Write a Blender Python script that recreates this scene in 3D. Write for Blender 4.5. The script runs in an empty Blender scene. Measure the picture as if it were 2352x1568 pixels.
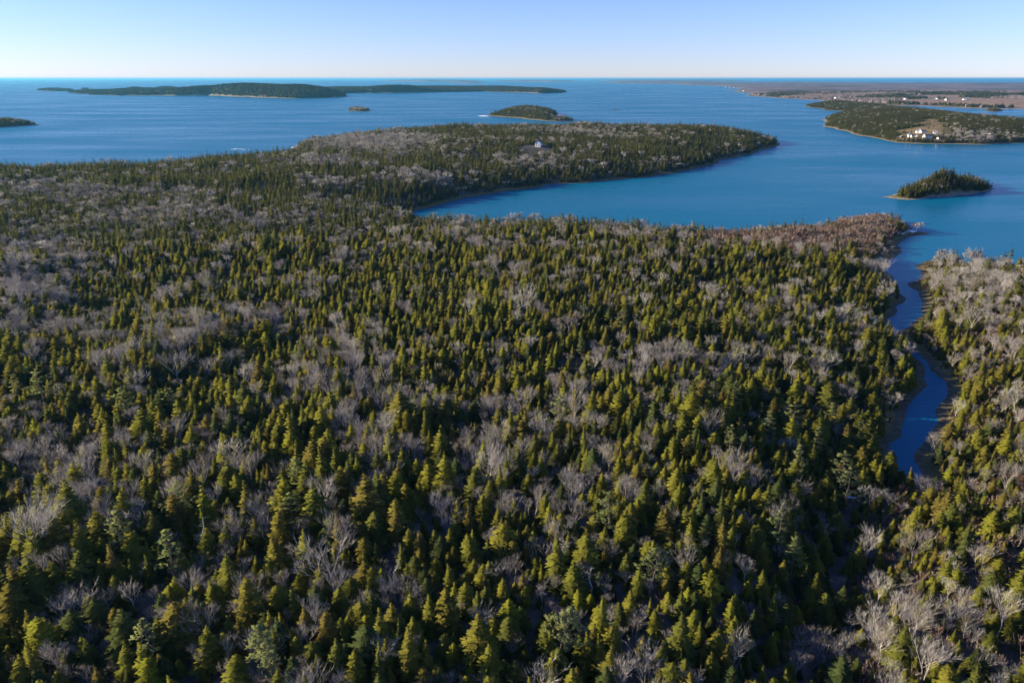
import bpy, math, random
import numpy as np
from mathutils import Vector

rng = np.random.default_rng(7)
random.seed(7)
S = bpy.context.scene
COL = S.collection
R = math.radians

# ------------------------------------------------------------------ camera
CAM_H = 120.0
PITCH = R(19.79)
S.render.resolution_x, S.render.resolution_y = 1024, 682
cam_d = bpy.data.cameras.new('camera')
cam_d.sensor_width = 36.0
cam_d.lens = 18.0 / (1176.0 / 1679.0)
cam_d.clip_start, cam_d.clip_end = 1.0, 250000.0
cam = bpy.data.objects.new('camera', cam_d)
COL.objects.link(cam)
cam.location = (0, 0, CAM_H)
cam.rotation_euler = (math.pi / 2 - PITCH, 0, 0)
S.camera = cam

# ------------------------------------------------------------------ sky, sun, exposure
SUN_EL, SUN_AZ = R(15.5), R(-87.0)          # azimuth from the view direction, negative to the left
world = bpy.data.worlds.new('World')
S.world = world
world.use_nodes = True
wn, wl = world.node_tree.nodes, world.node_tree.links
sky = wn.new('ShaderNodeTexSky')
sky.sky_type = 'NISHITA'
sky.sun_disc = False
sky.sun_elevation, sky.sun_rotation = SUN_EL, SUN_AZ
sky.altitude = 100.0
sky.air_density, sky.dust_density, sky.ozone_density = 0.9, 0.0, 3.0
bg = wn['Background']
bg.inputs['Strength'].default_value = 0.072
tint = wn.new('ShaderNodeMixRGB')                 # camera white balance: cool, the same all over the sky
tint.blend_type = 'MULTIPLY'
tint.inputs[0].default_value = 1.0
tint.inputs[2].default_value = (0.87, 0.91, 1.42, 1)
wl.new(sky.outputs[0], tint.inputs[1])
wl.new(tint.outputs[0], bg.inputs['Color'])

sun_d = bpy.data.lights.new('sun', 'SUN')
sun_d.energy, sun_d.angle, sun_d.color = 5.0, R(0.5), (1.0, 0.88, 0.62)
sun = bpy.data.objects.new('sun', sun_d)
COL.objects.link(sun)
sdir = Vector((math.sin(SUN_AZ) * math.cos(SUN_EL), math.cos(SUN_AZ) * math.cos(SUN_EL), math.sin(SUN_EL)))
sun.rotation_euler = sdir.to_track_quat('Z', 'Y').to_euler()
sun.location = (-300, -100, 300)

S.view_settings.view_transform = 'Standard'
S.view_settings.look = 'None'
S.view_settings.exposure = 1.15
S.view_settings.gamma = 1.0
S.view_settings.use_curve_mapping = False
S.render.engine = 'CYCLES'
cy = S.cycles
cy.max_bounces, cy.diffuse_bounces, cy.glossy_bounces = 4, 2, 2
cy.transmission_bounces, cy.volume_bounces, cy.transparent_max_bounces = 2, 0, 4
cy.caustics_reflective = cy.caustics_refractive = False
cy.use_denoising = True
cy.denoiser = 'OPENIMAGEDENOISE'
cy.denoising_input_passes = 'RGB_ALBEDO_NORMAL'
cy.denoising_prefilter = 'ACCURATE'
cy.sample_clamp_indirect = 4.0

# ------------------------------------------------------------------ helpers
FD = 1679.0
cT, sT = math.cos(PITCH), math.sin(PITCH)


def P(px, py, z=0.0):
    """photo pixel (2352 wide) -> point on the plane z"""
    a, b = (px - 1176) / FD, (784 - py) / FD
    dx, dy, dz = a, cT + b * sT, -sT + b * cT
    t = (z - CAM_H) / dz
    return (dx * t, dy * t)


def D(px, Y, z=0.0):
    c = Y * cT + (CAM_H - z) * sT
    return ((px - 1176) / FD * c, Y)


def project(x, y, z):
    c = y * cT + (CAM_H - z) * sT
    v = y * sT - (CAM_H - z) * cT
    c = np.maximum(c, 1e-3)
    return 1176 + FD * x / c, 784 - FD * v / c, c


_lat = rng.random((256, 256))


def vnoise(x, y):
    xi, yi = np.floor(x).astype(int), np.floor(y).astype(int)
    fx, fy = x - xi, y - yi
    fx, fy = fx * fx * (3 - 2 * fx), fy * fy * (3 - 2 * fy)
    a, b = _lat[xi % 256, yi % 256], _lat[(xi + 1) % 256, yi % 256]
    c, d = _lat[xi % 256, (yi + 1) % 256], _lat[(xi + 1) % 256, (yi + 1) % 256]
    return (a + (b - a) * fx) * (1 - fy) + (c + (d - c) * fx) * fy


def fbm(x, y, oct=4):
    s, a, t = 0.0, 1.0, 0.0
    for i in range(oct):
        s = s + a * vnoise(x * 2 ** i + 17.3 * i, y * 2 ** i + 5.1 * i)
        t += a
        a *= 0.5
    return s / t                      # 0..1


def fractal(poly, amp, minlen, lock=2000.0):
    """break a closed outline into shorter uneven pieces"""
    pts = [np.array(p, float) for p in poly]
    out = []
    r = random.Random(11)

    def rec(a, b):
        d = b - a
        L = math.hypot(*d)
        if L < minlen or L > lock:
            out.append(a)
            return
        m = (a + b) / 2 + np.array((-d[1], d[0])) * r.uniform(-amp, amp)
        rec(a, m)
        rec(m, b)
    for i in range(len(pts)):
        rec(pts[i], pts[(i + 1) % len(pts)])
    return np.array(out)


def signed_dist(X, Y, poly):
    sh = X.shape
    X, Y = X.ravel(), Y.ravel()
    A, B = poly, np.roll(poly, -1, 0)
    d = B - A
    L2 = (d ** 2).sum(1) + 1e-9
    res = np.empty(len(X))
    for i in range(0, len(X), 8000):
        x, y = X[i:i + 8000, None], Y[i:i + 8000, None]
        ax, ay = x - A[:, 0], y - A[:, 1]
        t = np.clip((ax * d[:, 0] + ay * d[:, 1]) / L2, 0, 1)
        q = (ax - t * d[:, 0]) ** 2 + (ay - t * d[:, 1]) ** 2
        dist = np.sqrt(q.min(1))
        cond = (A[:, 1] > y) != (B[:, 1] > y)
        xin = d[:, 0] * (y - A[:, 1]) / np.where(d[:, 1] == 0, 1e-9, d[:, 1]) + A[:, 0]
        inside = (cond & (x < xin)).sum(1) % 2 == 1
        res[i:i + 8000] = np.where(inside, dist, -dist)
    return res.reshape(sh)


def seg_dist(X, Y, line):
    best = np.full(np.shape(X), 1e9)
    for (a, b), (c, e) in zip(line[:-1], line[1:]):
        dx, dy = c - a, e - b
        t = np.clip(((X - a) * dx + (Y - b) * dy) / (dx * dx + dy * dy), 0, 1)
        best = np.minimum(best, np.hypot(X - a - t * dx, Y - b - t * dy))
    return best


def mesh_obj(name, verts, faces, mats, parent=None, smooth=False, mi=None, link=True):
    me = bpy.data.meshes.new(name)
    me.from_pydata([tuple(v) for v in verts], [], [tuple(f) for f in faces])
    for m in (mats if isinstance(mats, (list, tuple)) else [mats]):
        me.materials.append(m)
    if mi is not None:
        me.polygons.foreach_set('material_index', mi)
    if smooth:
        me.polygons.foreach_set('use_smooth', [True] * len(me.polygons))
    me.update()
    o = bpy.data.objects.new(name, me)
    if link:
        COL.objects.link(o)
    if parent:
        o.parent = parent
    return o


def tag(o, label=None, cat=None, group=None, kind=None):
    if label: o['label'] = label
    if cat: o['category'] = cat
    if group: o['group'] = group
    if kind: o['kind'] = kind
    return o


# ------------------------------------------------------------------ materials
def new_mat(name):
    m = bpy.data.materials.new(name)
    m.use_nodes = True
    nt = m.node_tree
    nt.nodes.clear()
    return m, nt.nodes, nt.links


def out_node(n, l, sock):
    o = n.new('ShaderNodeOutputMaterial')
    l.new(sock, o.inputs['Surface'])
    return o


def ramp(n, stops):
    r = n.new('ShaderNodeValToRGB')
    e = r.color_ramp.elements
    while len(e) < len(stops):
        e.new(0.5)
    for el, (p, c) in zip(e, stops):
        el.position = p
        el.color = (*c, 1)
    return r


def noise(n, l, scale, detail=3, vec=None, rough=0.55):
    t = n.new('ShaderNodeTexNoise')
    t.inputs['Scale'].default_value = scale
    t.inputs['Detail'].default_value = detail
    t.inputs['Roughness'].default_value = rough
    if vec is not None:
        l.new(vec, t.inputs['Vector'])
    return t


def mat_leaf(name, stops, transl=0.25, scale=0.5):
    """colour differs from tree to tree and a little within a crown"""
    m, n, l = new_mat(name)
    oi = n.new('ShaderNodeObjectInfo')
    rp = ramp(n, stops)
    l.new(oi.outputs['Random'], rp.inputs[0])
    tc = n.new('ShaderNodeTexCoord')
    nz = noise(n, l, scale, 2, tc.outputs['Object'])
    mr = n.new('ShaderNodeMapRange')
    mr.inputs[1].default_value, mr.inputs[2].default_value = 0.3, 0.7
    mr.inputs[3].default_value, mr.inputs[4].default_value = 0.65, 1.35
    l.new(nz.outputs[0], mr.inputs[0])
    mx = n.new('ShaderNodeVectorMath')
    mx.operation = 'SCALE'
    l.new(rp.outputs[0], mx.inputs[0])
    l.new(mr.outputs[0], mx.inputs['Scale'])
    d = n.new('ShaderNodeBsdfDiffuse')
    t = n.new('ShaderNodeBsdfTranslucent')
    l.new(mx.outputs[0], d.inputs[0])
    l.new(mx.outputs[0], t.inputs[0])
    mix = n.new('ShaderNodeMixShader')
    mix.inputs[0].default_value = transl
    l.new(d.outputs[0], mix.inputs[1])
    l.new(t.outputs[0], mix.inputs[2])
    out_node(n, l, mix.outputs[0])
    return m


def mat_plain(name, c1, c2, scale=1.0, rough=0.85, random_amt=0.0):
    m, n, l = new_mat(name)
    tc = n.new('ShaderNodeTexCoord')
    nz = noise(n, l, scale, 4, tc.outputs['Object'])
    rp = ramp(n, [(0.3, c1), (0.7, c2)])
    if random_amt:
        oi = n.new('ShaderNodeObjectInfo')
        ma = n.new('ShaderNodeMath')
        ma.operation = 'MULTIPLY_ADD'
        l.new(oi.outputs['Random'], ma.inputs[0])
        ma.inputs[1].default_value = random_amt
        l.new(nz.outputs[0], ma.inputs[2])
        sb = n.new('ShaderNodeMath')
        sb.operation = 'SUBTRACT'
        l.new(ma.outputs[0], sb.inputs[0])
        sb.inputs[1].default_value = random_amt / 2
        l.new(sb.outputs[0], rp.inputs[0])
    else:
        l.new(nz.outputs[0], rp.inputs[0])
    b = n.new('ShaderNodeBsdfPrincipled')
    b.inputs['Roughness'].default_value = rough
    b.inputs['Specular IOR Level'].default_value = 0.2
    l.new(rp.outputs[0], b.inputs['Base Color'])
    out_node(n, l, b.outputs[0])
    return m


M_SPRUCE = mat_leaf('spruce_needles', [(0.0, (0.050, 0.066, 0.024)), (0.14, (0.068, 0.076, 0.021)), (0.3, (0.114, 0.116, 0.021)),
                                       (0.6, (0.152, 0.144, 0.021)), (0.8, (0.120, 0.094, 0.025)), (1.0, (0.164, 0.168, 0.019))])
M_PINE = mat_leaf('pine_needles', [(0.0, (0.15, 0.175, 0.065)), (1.0, (0.20, 0.215, 0.085))])
M_FARW = mat_leaf('far_needles', [(0.0, (0.050, 0.056, 0.020)), (0.5, (0.070, 0.066, 0.022)), (1.0, (0.090, 0.075, 0.030))])
M_TWIG = mat_plain('bare_twigs', (0.40, 0.35, 0.33), (0.66, 0.60, 0.56), 0.25, 0.9, 0.5)
M_BARK = mat_plain('grey_bark', (0.36, 0.32, 0.28), (0.64, 0.59, 0.53), 0.8, 0.9, 0.3)
M_TRUNK = mat_plain('conifer_bark', (0.07, 0.055, 0.045), (0.16, 0.13, 0.11), 1.5, 0.95)
M_SNAG = mat_plain('weathered_wood', (0.38, 0.36, 0.33), (0.62, 0.60, 0.56), 1.0, 0.9)
M_SPRF = mat_leaf('distant_spruce_needles', [(0.0, (0.060, 0.069, 0.020)), (0.5, (0.090, 0.092, 0.023)), (1.0, (0.120, 0.114, 0.026))])  # darker spruce copy: dimming put into the colour where far crowns look too sunlit
M_SHRUB = mat_plain('shrub_twigs', (0.27, 0.17, 0.135), (0.46, 0.34, 0.28), 0.3, 0.9, 0.6)
M_ICE = mat_plain('shore_ice', (0.55, 0.60, 0.65), (0.8, 0.82, 0.85), 0.3, 0.6)
M_WALL = mat_plain('white_clapboard', (0.74, 0.72, 0.68), (0.82, 0.80, 0.77), 0.6, 0.7)
M_ROOF = mat_plain('grey_shingle', (0.10, 0.11, 0.13), (0.17, 0.18, 0.20), 0.8, 0.9)
M_GLASS = mat_plain('window_glass', (0.03, 0.04, 0.05), (0.05, 0.06, 0.08), 1.0, 0.15)
M_DOOR = mat_plain('door_paint', (0.10, 0.03, 0.02), (0.14, 0.05, 0.03), 1.0, 0.6)
M_SHEDW = mat_plain('weathered_boards', (0.11, 0.09, 0.07), (0.19, 0.16, 0.13), 1.0, 0.9)
M_BRICK = mat_plain('chimney_brick', (0.18, 0.08, 0.06), (0.26, 0.12, 0.09), 2.0, 0.9)
M_FOAM = mat_plain('sea_foam', (0.6, 0.65, 0.7), (0.8, 0.83, 0.86), 0.05, 0.8)


def mat_ground(name, floor1, floor2, beach1, beach2, marsh, beach_w, marsh_w, field=None, mottle=None):
    """land: litter inside, bare shore near the water line (attribute 'shore' = metres from it)"""
    m, n, l = new_mat(name)
    tc = n.new('ShaderNodeTexCoord')
    at = n.new('ShaderNodeAttribute')
    at.attribute_name = 'shore'
    n1 = noise(n, l, 0.05, 5, tc.outputs['Object'])
    n2 = noise(n, l, 0.4, 4, tc.outputs['Object'])
    f = ramp(n, [(0.3, floor1), (0.7, floor2)])
    l.new(n2.outputs[0], f.inputs[0])
    if mottle:
        mp = n.new('ShaderNodeMapping')
        mp.inputs['Scale'].default_value = (0.6, 1.0, 1.0)
        l.new(tc.outputs['Object'], mp.inputs[0])
        n3 = noise(n, l, 0.0022, 7, mp.outputs[0], 0.65)
        fm_ = ramp(n, mottle)
        l.new(n3.outputs[0], fm_.inputs[0])
        mm = n.new('ShaderNodeMixRGB')
        mm.blend_type = 'MULTIPLY'
        mm.inputs[0].default_value = 1.0
        l.new(f.outputs[0], mm.inputs[1])
        l.new(fm_.outputs[0], mm.inputs[2])
        f = mm
    b = ramp(n, [(0.35, beach1), (0.65, beach2)])
    l.new(n2.outputs[0], b.inputs[0])
    g = ramp(n, [(0.3, tuple(v * 0.5 for v in marsh)), (0.65, marsh)])
    l.new(n1.outputs[0], g.inputs[0])

    def step(w, soft):
        ad = n.new('ShaderNodeMath'); ad.operation = 'MULTIPLY_ADD'
        l.new(n1.outputs[0], ad.inputs[0]); ad.inputs[1].default_value = -w * 0.9
        l.new(at.outputs['Fac'], ad.inputs[2])
        mr = n.new('ShaderNodeMapRange')
        mr.inputs[1].default_value, mr.inputs[2].default_value = w * 0.5 - soft, w * 0.5 + soft
        l.new(ad.outputs[0], mr.inputs[0])
        return mr
    s1, s2 = step(beach_w, beach_w * 0.25), step(marsh_w, marsh_w * 0.2)
    x1 = n.new('ShaderNodeMixRGB'); l.new(s1.outputs[0], x1.inputs[0]); l.new(b.outputs[0], x1.inputs[1]); l.new(g.outputs[0], x1.inputs[2])
    x2 = n.new('ShaderNodeMixRGB'); l.new(s2.outputs[0], x2.inputs[0]); l.new(x1.outputs[0], x2.inputs[1]); l.new(f.outputs[0], x2.inputs[2])
    last = x2
    if field:
        fa = n.new('ShaderNodeAttribute'); fa.attribute_name = 'field'
        fr = ramp(n, [(0.35, field[0]), (0.65, field[1])])
        l.new(n1.outputs[0], fr.inputs[0])
        x3 = n.new('ShaderNodeMixRGB'); l.new(fa.outputs['Fac'], x3.inputs[0]); l.new(x2.outputs[0], x3.inputs[1]); l.new(fr.outputs[0], x3.inputs[2])
        last = x3
    d = n.new('ShaderNodeBsdfPrincipled')
    d.inputs['Roughness'].default_value = 0.9
    d.inputs['Specular IOR Level'].default_value = 0.15
    l.new(last.outputs[0], d.inputs['Base Color'])
    bp = n.new('ShaderNodeBump')
    bp.inputs['Strength'].default_value = 0.6
    bp.inputs['Distance'].default_value = 0.6
    l.new(n2.outputs[0], bp.inputs['Height'])
    l.new(bp.outputs[0], d.inputs['Normal'])
    out_node(n, l, d.outputs[0])
    return m


M_FLOOR = mat_ground('forest_floor', (0.06, 0.052, 0.044), (0.125, 0.104, 0.085), (0.075, 0.062, 0.042), (0.15, 0.125, 0.08),
                     (0.21, 0.165, 0.055), 3.5, 8.0)
M_ISLE = mat_ground('island_floor', (0.04, 0.033, 0.02), (0.10, 0.075, 0.045), (0.13, 0.11, 0.085), (0.30, 0.26, 0.21),
                    (0.15, 0.12, 0.045), 4.0, 8.0, ((0.13, 0.10, 0.045), (0.24, 0.165, 0.08)))
M_FARL = mat_ground('far_woods', (0.11, 0.085, 0.08), (0.20, 0.155, 0.15), (0.28, 0.23, 0.18), (0.36, 0.30, 0.24),
                    (0.16, 0.12, 0.07), 14.0, 40.0, ((0.20, 0.11, 0.085), (0.34, 0.24, 0.14)),
                    [(0.36, (0.35, 0.42, 0.40)), (0.47, (0.75, 0.75, 0.75)), (0.56, (1.35, 1.25, 1.3)), (0.66, (1.8, 1.6, 1.6))])


def mat_water():
    m, n, l = new_mat('sea_water')
    tc = n.new('ShaderNodeTexCoord')
    mp = n.new('ShaderNodeMapping')
    mp.inputs['Rotation'].default_value = (0, 0, R(14))
    mp.inputs['Scale'].default_value = (0.35, 1.0, 1.0)
    l.new(tc.outputs['Object'], mp.inputs[0])
    streak = noise(n, l, 0.006, 6, mp.outputs[0], 0.62)       # wind lanes
    w1 = noise(n, l, 0.35, 3, mp.outputs[0])                   # ripples
    w2 = noise(n, l, 0.045, 4, mp.outputs[0])                  # swell
    rr = n.new('ShaderNodeMapRange')
    rr.inputs[1].default_value, rr.inputs[2].default_value = 0.35, 0.68
    rr.inputs[3].default_value, rr.inputs[4].default_value = 0.22, 0.37
    l.new(streak.outputs[0], rr.inputs[0])
    b = n.new('ShaderNodeBsdfPrincipled')
    b.inputs['IOR'].default_value = 1.33
    cr = ramp(n, [(0.3, (0.001, 0.118, 0.21)), (0.7, (0.002, 0.14, 0.25))])
    l.new(streak.outputs[0], cr.inputs[0])
    l.new(cr.outputs[0], b.inputs['Base Color'])
    l.new(rr.outputs[0], b.inputs['Roughness'])
    b.inputs['Specular IOR Level'].default_value = 0.06
    ad = n.new('ShaderNodeMath'); ad.operation = 'MULTIPLY_ADD'
    l.new(w2.outputs[0], ad.inputs[0]); ad.inputs[1].default_value = 2.0
    l.new(w1.outputs[0], ad.inputs[2])
    bp = n.new('ShaderNodeBump')
    bp.inputs['Strength'].default_value = 0.45
    bp.inputs['Distance'].default_value = 0.3
    l.new(ad.outputs[0], bp.inputs['Height'])
    l.new(bp.outputs[0], b.inputs['Normal'])
    out_node(n, l, b.outputs[0])
    return m


M_WATER = mat_water()

# ------------------------------------------------------------------ sea and sea bed
def disc(name, r, z, mat, n=160):
    v = [(0, 0, z)] + [(r * math.cos(2 * math.pi * i / n), r * math.sin(2 * math.pi * i / n), z) for i in range(n)]
    f = [(0, 1 + i, 1 + (i + 1) % n) for i in range(n)]
    return mesh_obj(name, v, f, mat)


tag(disc('sea', 90000.0, 0.0, M_WATER), kind='structure')


# ------------------------------------------------------------------ land
class Land:
    def __init__(self, name, poly, xs, ys, height, mat, amp=0.12, minlen=25.0, field=None, lock=2000.0):
        self.poly = fractal(poly, amp, minlen, lock)
        self.xs, self.ys = np.asarray(xs, float), np.asarray(ys, float)
        X, Y = np.meshgrid(self.xs, self.ys, indexing='ij')
        sd = signed_dist(X, Y, self.poly)
        z = height(X, Y, sd)
        z = np.where(sd < 0, np.maximum(sd * 0.10, -2.5), z)
        self.sd, self.z = sd, z
        self.field = field(X, Y, sd) if field else None
        keep = sd > -2.5 * max(np.diff(self.xs).max(), np.diff(self.ys).max())
        nx, ny = X.shape
        idx = np.arange(nx * ny).reshape(nx, ny)
        q = keep[:-1, :-1] | keep[1:, :-1] | keep[:-1, 1:] | keep[1:, 1:]
        F = np.stack([idx[:-1, :-1][q], idx[1:, :-1][q], idx[1:, 1:][q], idx[:-1, 1:][q]], 1)
        used = np.unique(F)
        remap = np.full(nx * ny, -1)
        remap[used] = np.arange(len(used))
        V = np.stack([X.ravel()[used], Y.ravel()[used], z.ravel()[used]], 1)
        F = remap[F]
        me = bpy.data.meshes.new(name)
        me.vertices.add(len(V)); me.vertices.foreach_set('co', V.ravel())
        me.loops.add(F.size); me.loops.foreach_set('vertex_index', F.ravel())
        me.polygons.add(len(F))
        me.polygons.foreach_set('loop_start', np.arange(0, F.size, 4))
        me.polygons.foreach_set('use_smooth', np.ones(len(F), bool))
        a = me.attributes.new('shore', 'FLOAT', 'POINT'); a.data.foreach_set('value', sd.ravel()[used].astype(np.float32))
        if field:
            a = me.attributes.new('field', 'FLOAT', 'POINT'); a.data.foreach_set('value', self.field.ravel()[used].astype(np.float32))
        me.materials.append(mat)
        me.update(calc_edges=True)
        me.validate()
        self.obj = bpy.data.objects.new(name, me)
        COL.objects.link(self.obj)
        tag(self.obj, kind='structure')

    def sample(self, x, y, what='z'):
        A = getattr(self, what)
        fx = np.interp(x, self.xs, np.arange(len(self.xs)))
        fy = np.interp(y, self.ys, np.arange(len(self.ys)))
        i, j = np.minimum(fx.astype(int), len(self.xs) - 2), np.minimum(fy.astype(int), len(self.ys) - 2)
        u, v = fx - i, fy - j
        return (A[i, j] * (1 - u) * (1 - v) + A[i + 1, j] * u * (1 - v) + A[i, j + 1] * (1 - u) * v + A[i + 1, j + 1] * u * v)


def axis(*parts):
    a = np.concatenate([np.arange(p, q, s) for p, q, s in parts])
    return np.append(a, parts[-1][1])


WEST = [(2145, 538), (2109, 540), (2083, 546), (2068, 556), (2070, 572), (2055, 591), (2027, 606), (2033, 621), (2050, 645), (2062, 669),
        (2081, 685), (2056, 703), (2054, 724), (2022, 738), (2015, 761), (2066, 795), (2112, 826), (2126, 856), (2131, 884), (2116, 899),
        (2086, 934), (2078, 959), (2068, 1004), (2041, 1034), (2058, 1066), (2072, 1088), (2086, 1106)]
EAST = [(2098, 1110), (2112, 1100), (2116, 1084), (2096, 1059), (2098, 1039), (2128, 1009), (2157, 969),
        (2148, 939), (2160, 924), (2178, 896), (2173, 876), (2131, 830), (2095, 800), (2048, 768), (2085, 752), (2120, 719), (2117, 711), (2125, 698),
        (2113, 670), (2082, 650), (2118, 637), (2116, 623), (2100, 610), (2125, 600)]
MAIN = [(-1500, -300), (-1500, 900)]
MAIN += [D(-200, 1030), D(0, 1040), D(150, 1035), D(300, 1050), D(420, 1100), D(540, 1160), D(640, 1215), D(665, 1310), P(690, 330),
         D(760, 1570), D(860, 1650), D(1000, 1730), D(1100, 1790), D(1200, 1790), D(1300, 1760), D(1450, 1750), D(1568, 1740),
         D(1668, 1720), D(1711, 1640), D(1760, 1550)]
MAIN += [P(*q) for q in [(1791, 331), (1775, 338), (1735, 349), (1651, 368), (1568, 393), (1511, 403), (1417, 413), (1284, 423), (1177, 438),
                         (1071, 454), (1017, 469), (960, 483), (915, 490), (928, 499)]]
MAIN += [D(985, 626), D(1060, 624), D(1130, 628), D(1300, 622), D(1450, 612), D(1560, 592), D(1640, 592), D(1800, 606), D(1900, 632), D(1990, 655)]
MAIN += [P(*q) for q in [(2060, 506), (2085, 513), (2095, 528)]]
MAIN += [P(*q) for q in WEST + EAST]
MAIN += [D(2150, 500), D(2250, 486), D(2400, 480), D(2600, 470), (900, 440), (900, -300)]
GULLY = [P(2090, 1112), P(2030, 1135), P(1965, 1150), P(1935, 1230), P(1925, 1330), P(1880, 1420), P(1850, 1540), P(1830, 1700)]
CREEK = [P((a + c) / 2, (b + d) / 2) for (a, b), (c, d) in zip(WEST[5:], EAST[::-1])][:-2]


def h_main(X, Y, sd):
    s = np.maximum(sd, 0)
    near = 1 / (1 + np.exp(-(Y - 720) / 40))
    hill = 9.0 + 13.0 * near * np.clip((X + 500) / 400, 0, 1)
    L = 32 + 30 * near
    z = np.minimum(s, 5) * 0.10 + hill * (1 - np.exp(-np.maximum(s - 5, 0) / L))
    z += (fbm(X / 160, Y / 160) - 0.5) * 12 * np.clip(s / 70, 0, 1)
    z += (fbm(X / 52 + 31, Y / 52, 2) - 0.5) * 8 * np.clip(s / 40, 0, 1)
    z += (fbm(X / 22, Y / 22, 3) - 0.5) * 1.6 * np.clip(s / 8, 0, 1)
    g = seg_dist(X, Y, GULLY)
    z *= 1 - 0.8 * np.exp(-(g / 16) ** 2)
    return z + 0.03 * np.clip(s, 0, 1)


main = Land('forest_ground', MAIN, axis((-1500, -300, 9), (-300, 60, 6), (60, 330, 2.5), (330, 900, 9)),
            axis((-300, 90, 9), (90, 720, 3.2), (720, 1860, 8)), h_main, M_FLOOR, amp=0.10, minlen=12, lock=900)


def h_simple(hill, L, beach=6.0, rough=3.0, sc=120.0, bumps=(), slope=0.12):
    def f(X, Y, sd):
        s = np.maximum(sd, 0)
        z = np.minimum(s, beach) * slope + hill * (1 - np.exp(-np.maximum(s - beach, 0) / L))
        z = z + (fbm(X / sc + 3.3, Y / sc) - 0.5) * 2 * rough * np.clip(s / (L * 1.5), 0, 1)
        for (bx, by, bh, br) in bumps:
            z = z + bh * np.exp(-((X - bx) ** 2 + (Y - by) ** 2) / br ** 2) * np.clip(s / max(beach * 3, 24), 0, 1)
        return z
    return f


def auto(poly, step, pad):
    p = np.array(poly)
    return (np.arange(p[:, 0].min() - pad, p[:, 0].max() + pad + step, step),
            np.arange(p[:, 1].min() - pad, p[:, 1].max() + pad + step, step))


LANDS = []          # (land, tree spacing, edge, far?, bare share)


def island(px, hill, L, step, spacing, edge, bare, mat=None, world_pts=False, beach=6.0, rough=3.0, sc=120.0, bumps=(), amp=0.12, minlen=None,
           name='island', field=None, far=False, slope=0.12):
    poly = px if world_pts else [P(*q) if len(q) == 2 else D(q[0], q[1]) for q in px]
    xs, ys = auto(poly, step, step * 3)
    ld = Land(name, poly, xs, ys, h_simple(hill, L, beach, rough, sc, bumps, slope), mat or M_ISLE, amp, minlen or step * 1.5, field)
    LANDS.append((ld, spacing, edge, far, bare))
    return ld


# wooded islet in the bay (pixel outline of its water line; hidden back from its usual depth)
cx1, cy1 = D(2200, 800)
islet = island([(2022, 452), (2058, 457), (2082, 459), (2120, 457), (2180, 452), (2240, 445), (2275, 438), (2288, 434), (2262, 430), (2250, 422),
                (2210, 417), (2160, 421), (2110, 432), (2070, 443)], 5.0, 14, 2.5, 3.7, 2.0, 0.08, bumps=[(cx1, cy1 + 10, 20, 30)], beach=3.0, rough=1.0, sc=60)

# the settled island across the bay
FIELD_PX = [(2040, 318), (2052, 310), (2080, 305), (2095, 297), (2130, 296), (2165, 301), (2190, 305), (2185, 317), (2165, 324), (2105, 325), (2060, 323)]
FIELD_P = np.array([P(a, b, 5.0) for a, b in FIELD_PX])


def field_settled(X, Y, sd):
    return np.clip((signed_dist(X, Y, FIELD_P) + (fbm(X / 40, Y / 40, 3) - .5) * 70 - 16) / 10 + 0.5, 0, 1) * (sd > 4)


settled = island([(1845, 244), (1895, 253), (1968, 258), (1950, 264), (1922, 272), (1905, 286), (1921, 298), (1961, 309), (2028, 321), (2061, 328),
                  (2168, 331), (2278, 332), (2352, 329), (2480, 326), (2480, 306), (2352, 298), (2280, 283), (2200, 271), (2100, 260), (2000, 247), (1900, 241)],
                 23.0, 80, 10, 4.8, 5.0, 0.02, beach=7.0, rough=6.0, sc=260, field=field_settled, bumps=[(*D(2210, 1900), 10, 260), (*D(2010, 2250), 8, 220)])

tail = island([(1119, 266), (1140, 268), (1200, 272), (1262, 278), (1275, 268), (1268, 259), (1240, 255), (1180, 256), (1140, 260)],
              20, 40, 12, 5.2, 6.0, 0.05, rough=3)
tail2 = island([(1236, 277), (1280, 279.5), (1318, 278), (1308, 273), (1260, 273)], 4, 15, 6, 6.0, 5.0, 0.1)
small1 = island([(798, 254), (820, 256), (845, 255.5), (854, 253), (838, 250.5), (810, 251)], 5, 20, 6, 6.0, 5.0, 0.55)
left1 = island([(-180, 296), (-80, 296), (10, 292.5), (60, 289), (90, 286.5), (70, 284), (20, 281), (-80, 276), (-180, 276)], 12, 40, 10, 5.8, 6.0, 0.03, rough=3)
bar1 = island([(1398, 251.5), (1415, 253), (1432, 252), (1415, 250.8)], 1.2, 14, 8, 0, 5, 0, beach=30, rough=0.2, slope=0.03)
cove = island([(2258, 255), (2280, 257.3), (2300, 256.5), (2304, 255), (2285, 252.5), (2266, 252.8)], 6, 30, 9, 7.0, 9, 0.5)
bar2 = island([(1362, 195.8), (1372, 196.3), (1385, 195.9), (1374, 195.2)], 3, 60, 60, 0, 5, 0, beach=90, rough=0.3, slope=0.03)
rock1 = island([(-2, 239.5), (3, 240), (5, 239.3), (1, 238.8)], 4, 12, 9, 0, 5, 0, beach=6)
rock2 = island([(25, 240), (30, 240.4), (34, 240), (29, 239.6)], 3, 12, 9, 0, 5, 0, beach=6)

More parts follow.
